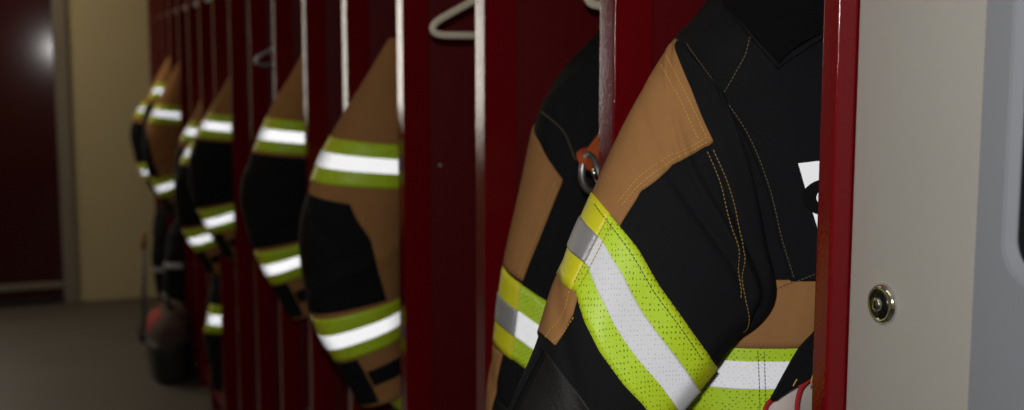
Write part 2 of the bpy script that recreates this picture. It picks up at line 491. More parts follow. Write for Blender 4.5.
# ------------------------------------------------------------------ locker row
LOCKER_NOTE = {
    0: 'dark red open locker next to the grey panel, holding the nearest coat', 1: 'dark red open locker, second from the grey panel, with the carabiner',
    2: 'dark red open locker with only a white hanger in it', 3: 'dark red open locker just beyond the one with the bare white hanger'}
for i in range(16):
    ordn = {4: 'fifth', 5: 'sixth', 6: 'seventh', 7: 'eighth', 8: 'ninth', 9: 'tenth', 10: 'eleventh', 11: 'twelfth', 12: 'thirteenth', 13: 'fourteenth', 14: 'fifteenth', 15: 'sixteenth'}
    lab = LOCKER_NOTE.get(i) or ('dark red open locker, %s from the grey panel along the row' % ordn[i] if i < 15 else 'last dark red open locker of the row, against the beige far wall')
    t = thing('open_locker', lab, 'locker', (FX, Yc(i), 0), 'open lockers in the long row')
    a, b = Yp(i), Yp(i + 1)
    box('front_post', (FX, b - 0.042, 0.0), (FX + 0.052, b, 2.1), M['red'], t, 0.0028 if i < 1 else (0.0012 if i < 3 else 0.0006), 2)
    box('side_panel', (FX + 0.052, b - 0.036, 0.1), (1.13, b - 0.006, 2.1), M['red_panel'], t)
    if i == 0:
        box('front_post', (FX, a - 0.023, 0.0), (FX + 0.0215, a, 2.1), M['red'], t, 0.003, 3)
        box('side_panel', (FX + 0.0215, a - 0.021, 0.1), (1.13, a - 0.003, 2.1), M['red_panel'], t)
    lo = a + 0.0005; hi = b - 0.0425
    box('back_panel', (1.13, a - 0.006, 0.0), (1.15, b - 0.006, 2.1), M['red_panel'], t)
    box('floor_tray', (FX + 0.012, lo, 0.085), (1.13, hi, 0.105), M['red_panel'], t, 0.002)
    box('plinth', (FX + 0.03, lo, 0.0), (FX + 0.045, hi, 0.085), M['red'], t)
    sh = box('top_shelf', (FX + 0.02, lo, 1.80), (1.13, hi, 1.822), M['red_panel'], t, 0.002)
    box('roof_panel', (FX + 0.004, lo, 2.08), (1.13, hi, 2.10), M['red_panel'], t)
    sweep('coat_rod', [(0.86, lo, 1.765), (0.86, hi, 1.765)], 0.008, 0.008, M['steel'], t, 12)
    # rivet heads on the side panel near the post
    pr = []
    for z in (1.36, 0.5):
        pr.append(z)
    for z in pr:
        lathe('rivet', [(0.0045, 0), (0.004, 0.0015), (0.002, 0.0022)], (FX + 0.075, b - 0.036, z), (0, -1, 0), M['steel'], t, 10)

# ------------------------------------------------------------------ grey cabinet with the key lock
cab = thing('steel_cabinet', 'pale grey steel cabinet panel with round key lock beside the red post', 'cabinet', (0.65, 0.78, 0))
box('cabinet_body', (0.662, 0.6985, 0.0), (1.13, 0.8545, 2.2), M['grey_panel'], cab, 0.003)
box('door', (0.645, 0.6987, 0.08), (0.6615, 0.8543, 2.19), M['grey_panel'], cab, 0.0025, 3)
lk = lathe('cam_lock', [(0.0172, 0), (0.0172, 0.0015), (0.0150, 0.0045), (0.0125, 0.0052), (0.0122, 0.0035)], (0.645, 0.8078, 1.361), (-1, 0, 0), M['chrome'], cab, 40)
lathe('lock_face', [(0.0121, 0), (0.0121, 0.0042), (0.0105, 0.0052), (0.006, 0.0056)], (0.6445, 0.8078, 1.361), (-1, 0, 0), M['dark_metal'], lk, 32)
lathe('lock_core', [(0.0058, 0), (0.0056, 0.0078), (0.0042, 0.0086)], (0.6445, 0.8078, 1.361), (-1, 0, 0), M['chrome'], lk, 24)
box('keyway', (0.6352, 0.8070, 1.3578), (0.6364, 0.8086, 1.3642), M['ink'], lk)

cb = thing('glazed_cabinet', 'blue-grey cabinet with a rounded dark window at the right edge', 'cabinet', (0.64, 0.45, 0))


def rrect(y0, y1, z0, z1, r, n=10):
    out = []
    for cy, cz, a0 in ((y1 - r, z1 - r, 0), (y0 + r, z1 - r, 90), (y0 + r, z0 + r, 180), (y1 - r, z0 + r, 270)):
        for k in range(n + 1):
            t = math.radians(a0 + 90 * k / n); out.append((cy + r * math.cos(t), cz + r * math.sin(t)))
    return out


def ring_face(name, loops, m, parent):
    V, Fc = [], []; n = len(loops[0][1])
    for x, lp in loops: V += [(x, y, z) for y, z in lp]
    for k in range(len(loops) - 1):
        for j in range(n):
            Fc.append((k * n + j, k * n + (j + 1) % n, (k + 1) * n + (j + 1) % n, (k + 1) * n + j))
    return link(name, V, Fc, m, parent, None, False)


cy0, cy1 = 0.16, 0.6965
box('cabinet_body', (0.672, cy0, 0.0), (1.13, cy1, 2.2), M['blue_grey'], cb, 0.004)
wy0, wy1, wz0, wz1 = 0.22, 0.6635, 1.406, 2.05
ring_face('door', [(0.671, rrect(cy0, cy1, 0.02, 2.19, 0.004)), (0.638, rrect(cy0, cy1, 0.02, 2.19, 0.004)), (0.630, rrect(cy0 + 0.008, cy1 - 0.008, 0.028, 2.18, 0.006)),
                   (0.630, rrect(wy0, wy1, wz0, wz1, 0.03)), (0.6308, rrect(wy0 + .003, wy1 - .003, wz0 + .003, wz1 - .003, 0.028)), (0.634, rrect(wy0 + .010, wy1 - .010, wz0 + .010, wz1 - .010, 0.023)), (0.640, rrect(wy0 + .010, wy1 - .010, wz0 + .010, wz1 - .010, 0.023))], M['blue_grey'], cb)
box('window_glass', (0.6355, wy0 + 0.006, wz0 + 0.006), (0.639, wy1 - 0.006, wz1 - 0.006), M['glass_dark'], cb)


# ------------------------------------------------------------------ coats
def trim(tube, parent, v0, v1, w0=0.33, w1=0.67, s0=0.0, s1=2.0, na=72, off=0.002, side=0.0):
    f0 = v0 if callable(v0) else (lambda s: v0); f1 = v1 if callable(v1) else (lambda s: v1)
    b = tube.band('trim_band', f0, f1, off, M['lime'], parent, s0, s1, na)
    if side:  # side pieces carry the tape's off-angle look in their colours
        sd = tube.band('side_tape', lambda s: f0(abs(s)) - .001, lambda s: f1(abs(s)) + .001, off + .0008, M['off_angle_lime'], b, -.42, side, 30)
    tube.band('reflective_strip', lambda s: f0(s) + (f1(s) - f0(s)) * w0, lambda s: f0(s) + (f1(s) - f0(s)) * w1, off + 0.0012, M['silver'], b, s0 + side, s1, na)
    if side:
        tag(sd, 'side piece of the sleeve tape with its off-angle yellow painted in'); g = lambda s, w_: f0(abs(s)) + (f1(abs(s)) - f0(abs(s))) * w_
        tag(tube.band('side_strip', lambda s: g(s, w0), lambda s: g(s, w1), off + .002, M['dim_silver'], b, -.42, side, 30), 'side piece of the reflective strip with its off-angle dimming painted in')
    return b


SLEEVE = [(.664, 1.605, .735, 1.60, .035), (.612, 1.52, .738, 1.50, .062), (.556, 1.42, .735, 1.40, .078), (.503, 1.325, .728, 1.305, .083), (.470, 1.22, .708, 1.21, .085),
          (.477, 1.11, .697, 1.12, .080), (.508, 1.005, .692, 1.05, .075), (.550, .93, .694, .975, .070), (.600, .835, .702, .865, .064)]
TORSO = [(.81, 1.735, .91, .045), (.75, 1.67, .97, .07), (.685, 1.60, 1.0, .085), (.675, 1.46, 1.0, .098), (.675, 1.25, 1.0, .10), (.67, 1.0, 1.0, .105), (.665, .80, 1.0, .108)]


def hung_coat(i, label, elbow='half', dx=0.0, dz=0.0, dy=0.0, zs=1.0, seed=1, lean=0.0):
    y = Yc(i) + dy
    t = thing('turnout_coat', label, 'coat', (0.85, y, 0.8 + dz), 'turnout coats hanging in the lockers')
    P3 = lambda X, Z: np.array([X + dx, y, 1.6 + (Z - 1.6) * zs + dz])
    tor = Tube([(P3(a, z), P3(b, z), np.array([0, -w, 0])) for a, z, b, w in TORSO], seed, 0.005, 0.8)
    body = tor.mesh('coat_body', M['black'], t, 48, 40)
    trim(tor, t, .62, .72, na=48); (trim(tor, t, .88, .97, na=48) if i < 10 else None)
    tor.patch('collar', [(s, .0) for s in np.linspace(0, 2, 40)], [(s, .15 + .03 * math.cos(2 * math.pi * s)) for s in np.linspace(0, 2, 40)], 0.012, M['velvet'], t, 8, 40)
    sweep('hanging_loop', [(0.86 + dx, y - 0.002, 1.715 + dz), (0.855 + dx * .5, y - 0.003, 1.745 + dz * .3), (0.86, y - .004, 1.776), (0.865 + dx * .5, y + .001, 1.745 + dz * .3), (0.87 + dx, y + .002, 1.715 + dz)], 0.003, 0.006, M['black'], t, 8)
    # sleeve towards the aisle
    r = np.random.RandomState(seed)
    j = lambda: r.uniform(-.006, .006)
    sl = Tube([(P3(a + j(), z) + np.array([0, lean * k / 8, 0]), P3(b, zb) + np.array([0, lean * k / 8, 0]), np.array([-.012, -w, 0])) for k, (a, z, b, zb, w) in enumerate(SLEEVE)], seed + 50, 0.004, 0.9,
              folds=[(.35, .52, .5, .02, .25, -.006), (.45, .60, .5, .02, -.2, .006), (.3, .93, .4, .012, .2, -.004)])
    sm = sl.mesh('sleeve', M['tan'], t, 48, 72)
    s1 = {'half': (.42, .66), 'full': (1.25, 1.3), 'narrow': (.16, .34)}[elbow]
    vt = .40 if elbow == 'full' else .43
    sl.patch('elbow_patch', [(-.45, .395), (-.30, .60), (-.3, .70)], [(s1[0], vt), (s1[0] + .13 * (elbow != 'full'), .52), (s1[1], .70)], 0.0022, M['black'], sm, 40, 30)
    sl.patch('cuff_panel', [(-.45, .865), (-.45, .985)], [(.36, .865), (.42, .985)], 0.002, M['black'], sm, 24, 16)
    sl.patch('cuff_strap', [(.40, .905), (.42, .94)], [(1.4, .90), (1.4, .94)], 0.002, M['black'], sm, 24, 8)
    sl.patch('shoulder_patch', [(.42, .0), (.60, .12), (.80, .25)], [(1.5, .0), (1.4, .25)], 0.002, M['black'], sm, 16, 16)
    trim(sl, t, .272, .388); trim(sl, t, .715, .86)
    # sleeve at the back of the locker
    bk = Tube([(P3(.95, 1.60), P3(1.03, 1.58), np.array([0, -.05, 0])), (P3(.96, 1.42), P3(1.09, 1.42), np.array([0, -.075, 0])), (P3(.97, 1.2), P3(1.10, 1.2), np.array([0, -.08, 0])), (P3(.97, 1.0), P3(1.09, 1.0), np.array([0, -.07, 0])), (P3(.98, .85), P3(1.07, .85), np.array([0, -.06, 0]))], seed + 90, 0.004, 0.9)
    bk.mesh('sleeve', M['tan'], t, 32, 30)
    trim(bk, t, .35, .48, na=40); trim(bk, t, .78, .9, na=40)
    return t


hung_coat(3, 'tan and black turnout coat in the locker just beyond the bare white hanger', 'half', 0, 0, 0, 1.0, 3)
hung_coat(4, 'turnout coat mostly hidden behind the coat beyond the bare hanger, one stripe showing', 'full', .095, -.08, .03, 1.0, 4)
hung_coat(5, 'turnout coat with tan shoulder and black elbow, second blurred coat beyond the bare hanger', 'full', .02, .0, 0, 1.0, 5)
hung_coat(8, 'third blurred turnout coat beyond the bare hanger, sleeve all black below the stripe', 'full', .025, -.045, 0, 1.0, 8)
hung_coat(9, 'low-hanging turnout coat peeking out left of the third blurred coat', 'full', .01, -.18, 0, 1.0, 9)
hung_coat(10, 'turnout coat almost hidden between the third and fourth blurred coats, one white stripe showing', 'half', .055, -.12, 0, 1.0, 10)
hung_coat(12, 'tan turnout coat at the far end with black elbow, tallest of the far blurred coats', 'narrow', -.015, -.06, 0, 1.06, 12)
hung_coat(13, 'turnout coat behind the tallest far coat, only its upper stripe showing', 'half', .02, .03, 0, 1.0, 13)
hung_coat(14, 'farthest turnout coat of the row, beside the beige wall', 'half', -.02, -.09, 0, 1.0, 14)

# ---- the second coat (locker 1), seen from its near side
yc = Yc(1)
c2 = thing('turnout_coat', 'black turnout coat with tan sleeve strip partly behind the nearest coat', 'coat', (0.85, yc, 0.8), 'turnout coats hanging in the lockers')
zB = lambda w, x=0.0: np.array([x, -w, 0.0])
XZ = lambda X, Z, Y: np.array([X, Y, Z])
tor2 = Tube([(XZ(a_, z_, yc), XZ(b_, z_, yc), zB(w_)) for a_, z_, b_, w_ in ((.83, 1.725, .93, .05), (.79, 1.66, .97, .07), (.733, 1.606, 1.0, .083), (.672, 1.545, 1.02, .092), (.652, 1.48, 1.02, .097), (.655, 1.3, 1.02, .10), (.655, 1.05, 1.02, .105), (.65, .8, 1.02, .105))], 21, .005, .8)
tor2.mesh('coat_body', M['black'], c2, 64, 60)
trim(tor2, c2, .62, .71); trim(tor2, c2, .88, .97)
tor2.patch('collar', [(s, .0) for s in np.linspace(0, 2, 48)], [(s, .17 + .03 * math.cos(2 * math.pi * s)) for s in np.linspace(0, 2, 48)], 0.014, M['velvet'], c2, 10, 48)
sweep('hanging_loop', [(0.855, yc - .01, 1.70), (0.855, yc - .006, 1.745), (0.86, yc - .002, 1.776), (0.866, yc + .002, 1.745), (0.866, yc + .006, 1.70)], 0.003, 0.006, M['black'], c2, 8)
YL2, YR2 = yc + .0, yc - .035
A2 = lambda l, r: (at(l[0], l[1], YL2), at(r[0], r[1], YR2), np.array([-.015, -.055, 0]))
sl2 = Tube([A2((561, 78), (615, 70)), A2((543, 104), (628, 130)), A2((526, 172), (632, 200)), A2((506, 252), (630, 300)), A2((495, 338), (612, 396)), A2((487, 405), (602, 460)), A2((490, 490), (598, 520)), A2((505, 570), (598, 585)), A2((525, 660), (605, 665))],
           22, .004, .9, folds=[(.3, .25, .05, .5, .1, -.003), (.35, .66, .5, .02, .3, -.005), (.5, .15, .3, .02, .4, .003)])
sl2.build_inverse(); tor2.build_inverse()
sm2 = sl2.mesh('sleeve', M['black'], c2, 80, 110)
iv = sl2.inv
sl2.patch('tan_panel', [(-.4, .13), (-.4, .25), (-.4, .385)], [iv(539, 142), iv(563, 180), iv(523, 281)], 0.0022, M['tan'], sm2, 40, 50)
bt = [iv(505, 272), iv(523, 283), iv(540, 296), iv(551, 306)]; bb = [iv(495, 344), iv(505, 350), iv(516, 360), iv(529, 373)]
ft = np.polyfit([p[0] for p in bt], [p[1] for p in bt], 1); fb = np.polyfit([p[0] for p in bb], [p[1] for p in bb], 1)
f0 = lambda s: ft[1] + ft[0] * min(s, .6); f1 = lambda s: fb[1] + fb[0] * min(s, .6)
wrap = lambda f: (lambda s: f(s if s <= 1 else 2 - s))
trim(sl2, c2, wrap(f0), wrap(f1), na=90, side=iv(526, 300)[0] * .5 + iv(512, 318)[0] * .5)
sl2.patch('tan_strip', [(-.4, f1(0) + .01), (-.4, .66)], [(.16, f1(.16) + .004), (.10, .66)], 0.0022, M['tan'], sm2, 24, 30)
sl2.patch('elbow_patch', [(.16, .60), (.12, .72)], [(1.0, .62), (.9, .76)], 0.0022, M['leather'], sm2, 24, 20)
trim(sl2, c2, .80, .90)
off = lambda pts, dx, dy=0: [(p[0] + dx, p[1] + dy) for p in pts]
sl2.stitches('stitching', [sl2.invs([(555, 183), (538, 232), (519, 278)]), sl2.invs([(558, 186), (541, 235), (522, 281)])], M['thread'], c2, off=.0032)
sl2.stitches('seam', [sl2.invs([(542, 112), (553, 121), (566, 135), (575, 160)])], M['thread_dark'], c2, w=0.0008, off=.001)
bk2 = Tube([(XZ(.95, 1.6, yc), XZ(1.03, 1.58, yc), zB(.05)), (XZ(.97, 1.4, yc), XZ(1.10, 1.4, yc), zB(.075)), (XZ(.98, 1.1, yc), XZ(1.10, 1.1, yc), zB(.07)), (XZ(.99, .85, yc), XZ(1.07, .85, yc), zB(.06))], 23, .004)
bk2.mesh('sleeve', M['black'], c2, 32, 30); trim(bk2, c2, .35, .48, na=40)

# ---- the nearest coat (locker 0)
n1 = thing('turnout_coat', 'nearest black turnout coat with tan shoulder wedge and large lime sleeve stripe', 'coat', (0.80, 1.11, 0.8), 'turnout coats hanging in the lockers')
ty = 1.125
TN = [(.742, 1.735, .86, .05), (.703, 1.67, .93, .075), (.655, 1.61, 1.0, .09), (.622, 1.565, 1.02, .095), (.640, 1.46, 1.02, .10), (.645, 1.36, 1.02, .10), (.625, 1.26, 1.02, .098), (.61, 1.1, 1.02, .10), (.60, .95, 1.02, .10), (.60, .80, 1.02, .10)]
torn = Tube([(XZ(a, z, ty), XZ(b, z, ty), zB(w)) for a, z, b, w in TN], 31, .0035, .72,
            folds=[(.42, .42, .04, .25, .25, .004), (.60, .30, .5, .02, .9, -.003), (.52, .18, .06, .2, .4, -.004)])
torn.build_inverse()
tb = torn.mesh('coat_body', M['black'], n1, 120, 200)
ti = torn.invs
# lower tan body panel and chest stripe
s_l = .05
vt = torn.inv(795, 280)[1]
st = [torn.inv(755, 338), torn.inv(800, 338)]
sb = [torn.inv(755, 418), torn.inv(800, 418)]
v_st = np.mean([p[1] for p in st]); v_sb = np.mean([p[1] for p in sb])
torn.band('tan_panel', lambda s: vt, lambda s: v_st + .01, .0022, M['tan'], tb, 0, 2, 120)
trim(torn, n1, v_st, v_sb, na=120)
torn.band('hem_panel', lambda s: v_sb + .02, lambda s: .985, .0022, M['tan'], tb, 0, 2, 96)
# shoulder yoke: seam line and panel standing slightly proud
yk = ti([(674, 42), (688, 46), (703, 68), (722, 98), (745, 135), (765, 185), (778, 240), (790, 281)])
torn.patch('shoulder_yoke', yk, [(p[0] + .0 + .55, p[1] - .0) for p in yk], .0028, M['black'], tb, 60, 80)
torn.stitches('stitching', [ti([(690, 45), (707, 69), (725, 97), (748, 134), (768, 184), (781, 238), (793, 279)]), ti([(750, 38), (745, 55), (733, 78), (722, 97)])], M['thread_dark'], n1, off=.0046)
torn.stitches('stitching', [ti([(775, 289), (785, 284), (800, 279), (816, 272)])], M['thread_dark'], n1, off=.0046)
# fleece collar, folded down to a point
E0 = ti([(690, -60), (726, 0), (745, 30), (776, 64)]); E1 = [torn.inv(860, -60), torn.inv(856, -30), torn.inv(850, 0), torn.inv(846, 24)]
mid = torn.inv(800, 46)
torn.patch('collar', E0, E1, .013, M['velvet'], n1, 40, 60)
torn.patch('collar_edge', ti([(722, -4), (741, 27), (776, 69)]), ti([(728, -4), (747, 27), (776, 63)]), .009, M['black'], n1, 8, 50)
torn.patch('collar_edge', ti([(776, 69), (800, 52), (846, 29)]), ti([(776, 63), (800, 46), (846, 23)]), .009, M['black'], n1, 8, 50)
# reflective name panel with the letter C
lb = torn.patch('name_panel', ti([(797, 163), (807, 198), (818, 234)]), ti([(858, 156), (862, 192), (866, 226)]), .0035, M['letter_white'], n1, 30, 30)
an = [math.radians(q) for q in np.linspace(48, 312, 40)]
torn.patch('letter', ti([(828 + 27 * math.cos(q), 197 - 19 * math.sin(q)) for q in an]), ti([(828 + 13.5 * math.cos(q), 197 - 9.5 * math.sin(q)) for q in an]), .0046, M['ink'], lb, 10, 60)
# near sleeve, bent outwards over the aisle
YL, YR = 1.095, 1.035
AN = lambda l, r, b=(-.022, -.055, .0), yl=YL, yr=YR: (at(l[0], l[1], yl), at(r[0], r[1], yr), np.array(b))
sn = Tube([AN((675, 38), (722, 92), (-.006, -.012, 0)), AN((660, 62), (748, 165), (-.015, -.032, 0)), AN((634, 112), (766, 240), (-.02, -.045, .0)), AN((611, 158), (774, 300)), AN((591, 199), (728, 352), (-.024, -.055, .004)), AN((557, 276), (664, 428), (-.024, -.058, .006)),
           AN((535, 345), (632, 500)), AN((506, 418), (605, 575)), AN((487, 510), (602, 640)), AN((487, 610), (608, 700)), AN((505, 740), (615, 780)), AN((520, 800), (622, 830))],
          41, .0032, .88, folds=[(.55, .22, .5, .012, .35, .004), (.62, .27, .4, .012, .2, -.005), (.78, .20, .06, .3, .1, .004), (.5, .41, .07, .04, 0, -.003), (.30, .50, .5, .018, .2, -.003), (.85, .31, .3, .02, .5, -.008), (.30, .13, .25, .012, .5, -.0025)])
sn.build_inverse(); ni = sn.invs
sm_ = sn.mesh('sleeve', M['black'], n1, 140, 240)
# tan wedge from the shoulder seam down to the stripe
sn.patch('tan_panel', [(-.05, .0), (-.2, .05), (-.42, .12), (-.42, .24), (-.4, .375)], ni([(675, 44), (692, 92), (713, 142), (672, 165), (641, 191), (620, 226)]), .0026, M['tan'], sm_, 60, 110)
# broad sleeve stripe
tl = ni([(598, 200), (618, 224), (637, 248), (660, 288), (688, 328), (710, 358)]); bl = ni([(564, 282), (577, 292), (585, 322), (600, 352), (622, 383), (642, 404)])
ct = np.polyfit([p[0] for p in tl], [p[1] for p in tl], 2); cbm = np.polyfit([p[0] for p in bl], [p[1] for p in bl], 2)
tl = sorted(tl); bl = sorted(bl)
g0 = lambda s: float(np.interp(s, [p[0] for p in tl], [p[1] for p in tl])); g1 = lambda s: float(np.interp(s, [p[0] for p in bl], [p[1] for p in bl]))
seam_s = .5 * (ni([(604, 222)])[0][0] + ni([(580, 280)])[0][0])
wr2 = lambda f: (lambda s: f(s) if s <= 1 else f(2 - s))
print('stripe', [(round(g0(s), 3), round(g1(s), 3)) for s in (0, .2, .4, .6, .8, 1)])
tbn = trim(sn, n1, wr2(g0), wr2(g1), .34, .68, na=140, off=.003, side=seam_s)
sn.patch('tan_strip', [(-.4, g1(0) + .006), (-.4, .56)], ni([(580, 291), (573, 315), (556, 345)]), .0026, M['tan'], sm_, 30, 40)
sn.patch('elbow_patch', ni([(548, 352), (534, 380), (517, 415)]) + [(.1, .72)], [(.95, .50), (1.0, .58), (1.0, .66), (.95, .74)], .003, M['leather'], sm_, 40, 50)
pe = ni([(544, 350), (530, 378), (513, 413)]); ppe = bez(pe + [(.08, .72)], 40)
sweep('elbow_piping', sn.p(ppe[:, 0], ppe[:, 1], .0035), .0028, .0028, M['black'], sm_, 8)
trim(sn, n1, .80, .90, na=120)
# gold stitching on sleeve
sn.stitches('stitching', [ni([(668, 58), (687, 97), (706, 137)]), ni([(706, 138), (688, 149), (666, 159), (638, 180), (617, 206)]), ni([(706, 143), (690, 152), (669, 163), (640, 186), (620, 210)]),
                          ni([(663, 66), (680, 100), (698, 140)])], M['thread'], n1, off=.0036)
sn.stitches('stitching', [ni([(713, 150), (728, 185), (738, 225), (744, 262), (745, 300), (741, 332)]), ni([(707, 152), (721, 187), (731, 227), (738, 264), (740, 300)])], M['thread_mid'], n1, off=.0012)
sn.stitches('stitching', [ni([(597, 206), (615, 231), (633, 257), (655, 295), (682, 333), (700, 358)])], M['thread_dark'], n1, off=.0044)
sn.stitches('stitching', [ni([(609, 220), (590, 258), (577, 285)]), ni([(614, 224), (595, 262), (581, 289)])], M['thread'], n1, off=.0062)
sn.stitches('stitching', [ni([(575, 318), (565, 334), (553, 343)]), ni([(571, 292), (566, 312), (548, 338)])], M['thread'], n1, off=.0036)
torn.stitches('stitching', [ti([(757, 351), (758, 380), (759, 410)]), ti([(763, 351), (764, 380), (765, 410)])], M['thread_dark'], n1, off=.0052)
# far sleeve inside the locker
bkn = Tube([(XZ(.95, 1.6, ty), XZ(1.03, 1.58, ty), zB(.05)), (XZ(.98, 1.4, ty), XZ(1.11, 1.4, ty), zB(.075)), (XZ(.99, 1.1, ty), XZ(1.11, 1.1, ty), zB(.07)), (XZ(.99, .85, ty), XZ(1.07, .85, ty), zB(.06))], 43, .004)
bkn.mesh('sleeve', M['black'], n1, 32, 30); trim(bkn, n1, .35, .48, na=40)
sweep('hanging_loop', [(0.80, ty - .01, 1.71), (0.82, ty - .006, 1.75), (0.86, ty - .002, 1.777), (0.85, ty + .002, 1.75), (0.83, ty + .006, 1.71)], 0.003, 0.006, M['black'], n1, 8)


def sheet(name, rows, thick, m, parent, nu=30, nv=30, push=(0, -1, 0)):
    """smooth solid cloth sheet through a grid of world points"""
    G = np.array([[np.asarray(p) for p in r] for r in rows], float)
    G = np.array([bez(r, nu) for r in G]); G = np.array([bez(G[:, j], nv) for j in range(nu)])
    nrm = np.cross(np.gradient(G, axis=0), np.gradient(G, axis=1)); nrm /= np.linalg.norm(nrm, axis=2)[..., None] + 1e-12
    if np.dot(nrm.mean((0, 1)), push) < 0: nrm = -nrm
    A = G + nrm * thick / 2; Bk = G - nrm * thick / 2
    V = np.vstack([A.reshape(-1, 3), Bk.reshape(-1, 3)]); n = nu * nv; Fc = []
    for i in range(nu - 1):
        for j in range(nv - 1):
            a = i * nv + j; Fc.append((a, a + 1, a + nv + 1, a + nv)); Fc.append((n + a, n + a + nv, n + a + nv + 1, n + a + 1))
    rim = [i * nv for i in range(nu)] + [(nu - 1) * nv + j for j in range(1, nv)] + [i * nv + nv - 1 for i in range(nu - 2, -1, -1)] + [j for j in range(nv - 2, 0, -1)]
    for q in range(len(rim)):
        a, b = rim[q], rim[(q + 1) % len(rim)]; Fc.append((a, b, n + b, n + a))
    la = np.linalg.norm(np.diff(G, axis=0), axis=2).mean(1); lb = np.linalg.norm(np.diff(G, axis=1), axis=2).mean(0)
    uv = np.stack(np.meshgrid(np.r_[0, np.cumsum(la)], np.r_[0, np.cumsum(lb)], indexing='ij'), -1).reshape(-1, 2)
    return link(name, V, Fc, m, parent, np.vstack([uv, uv]))


# front flap with stitched edge, pale lining and its red binding below it
fy = 1.005
fl = sheet('front_flap', [[at(836, 300, fy + .01), at(850, 330, fy + .01), at(850, 372, fy + .01)], [at(816, 330, fy), at(822, 350, fy), at(820, 372, fy)], [at(797, 352, fy), at(803, 368, fy), at(806, 380, fy)], [at(771, 399, fy + .004), at(775, 399, fy + .004), at(780, 395, fy + .004)]], .004, M['black'], n1)
ln = sheet('lining', [[at(850, 372, fy + .03), at(850, 395, fy + .03), at(850, 440, fy + .03)], [at(815, 374, fy + .022), at(818, 400, fy + .02), at(816, 440, fy + .02)], [at(790, 388, fy + .02), at(788, 410, fy + .012), at(786, 440, fy + .012)], [at(772, 398, fy + .022), at(764, 412, fy + .02), at(756, 440, fy + .02)]], .003, M['lining'], n1)
sweep('binding', bez([at(814, 376, fy + .008), at(804, 383, fy + .004), at(799, 395, fy + .003), at(797, 412, fy + .003), at(798, 440, fy + .004)], 30), .0034, .0014, M['red_binding'], ln, 10, up=(1, 0, .25))
sweep('binding', bez([at(775, 398, fy + .018), at(768, 404, fy + .016), at(764, 414, fy + .016), at(756, 440, fy + .018)], 30), .0032, .002, M['red_binding'], ln, 10)
sweep('flap_stitching', bez([at(816, 371, fy - .003), at(812, 378, fy - .003), at(811, 386, fy - .002)], 12), .0009, .0009, M['thread'], fl, 6)
sweep('flap_stitching', bez([at(797, 379, fy - .003), at(793, 386, fy - .002)], 8), .0008, .0008, M['thread'], fl, 6)

# ------------------------------------------------------------------ strap with carabiner in the second locker
cs = thing('safety_strap', 'rust orange webbing strap ending in a steel carabiner between the two nearest coats', 'strap', at(596, 150, 1.37))
sy = 1.365
sheet('webbing', [[at(640, 100, sy - .01), at(645, 125, sy - .01)], [at(610, 122, sy), at(620, 162, sy)], [at(592, 143, sy), at(603, 166, sy)], [at(583, 155, sy + .003), at(592, 165, sy + .003)]], .006, M['orange'], cs, 24, 12)
sweep('webbing_loop', bez([at(592, 166, sy - .006), at(584, 160, sy - .01), at(583, 153, sy - .002), at(592, 150, sy + .01), at(600, 158, sy + .008)], 20), .008, .003, M['orange'], cs, 8)
ca = sweep('carabiner', bez([at(584, 158, sy - .008), at(582, 170, sy - .010), at(583, 182, sy - .010), at(588, 190, sy - .010), at(595, 191, sy - .010), at(600, 183, sy - .010), at(597, 168, sy - .008), at(593, 158, sy - .008), at(588, 154, sy - .008), at(584, 158, sy - .008)][:-1], 60), .0042, .0042, M['steel'], cs, 12, closed=True)
sweep('gate', [at(592.5, 168, sy - .013), at(597, 181, sy - .013)], .003, .003, M['chrome'], ca, 10)


# ------------------------------------------------------------------ hangers
def hanger(x0, y, z, label, mat, tilt=0.0, half=.20):
    t = thing('coat_hanger', label, 'hanger', (x0 + half, y, z))
    cx = x0 + half
    pts = [(x0 + .012, y, z + .004), (x0, y, z + .012), (x0 + .008, y, z + .024), (cx - .05, y, z + .118), (cx, y, z + .135), (cx + .05, y, z + .118), (cx + half - .008, y, z + .024), (cx + half, y, z + .012), (cx + half - .012, y, z + .004), (cx, y, z + .003)]
    P = resample(np.vstack([pts, pts[:1]]), 120)[:-1]
    P = np.array([(np.roll(P, k, 0)) for k in (-2, -1, 0, 1, 2)]).mean(0)
    sweep('hanger_body', P, .0065, .0042, mat, t, 12, closed=True)
    zt = z + .132; hk = [(cx, y, zt), (cx, y, 1.735)]
    a = np.linspace(-90, 200, 24)
    hk += [(cx + .0 + .014 * math.cos(math.radians(q)), y, 1.765 - .0 + .014 * math.sin(math.radians(q))) for q in a]
    sweep('hook', bez(hk, 60), .0022, .0022, M['chrome'], t, 8)
    return t


hanger(.612, 1.98, 1.60, 'bare white plastic coat hanger in the otherwise empty red locker', M['white_plastic'], half=.235)
hanger(.605, Yc(6) + .02, 1.54, 'dim plastic coat hanger in a dark locker behind the second blurred coat', M['steel'], half=.235)
hanger(.722, yc + .05, 1.636, 'white plastic hanger end above the black collar of the second coat', M['white_plastic'], half=.17)


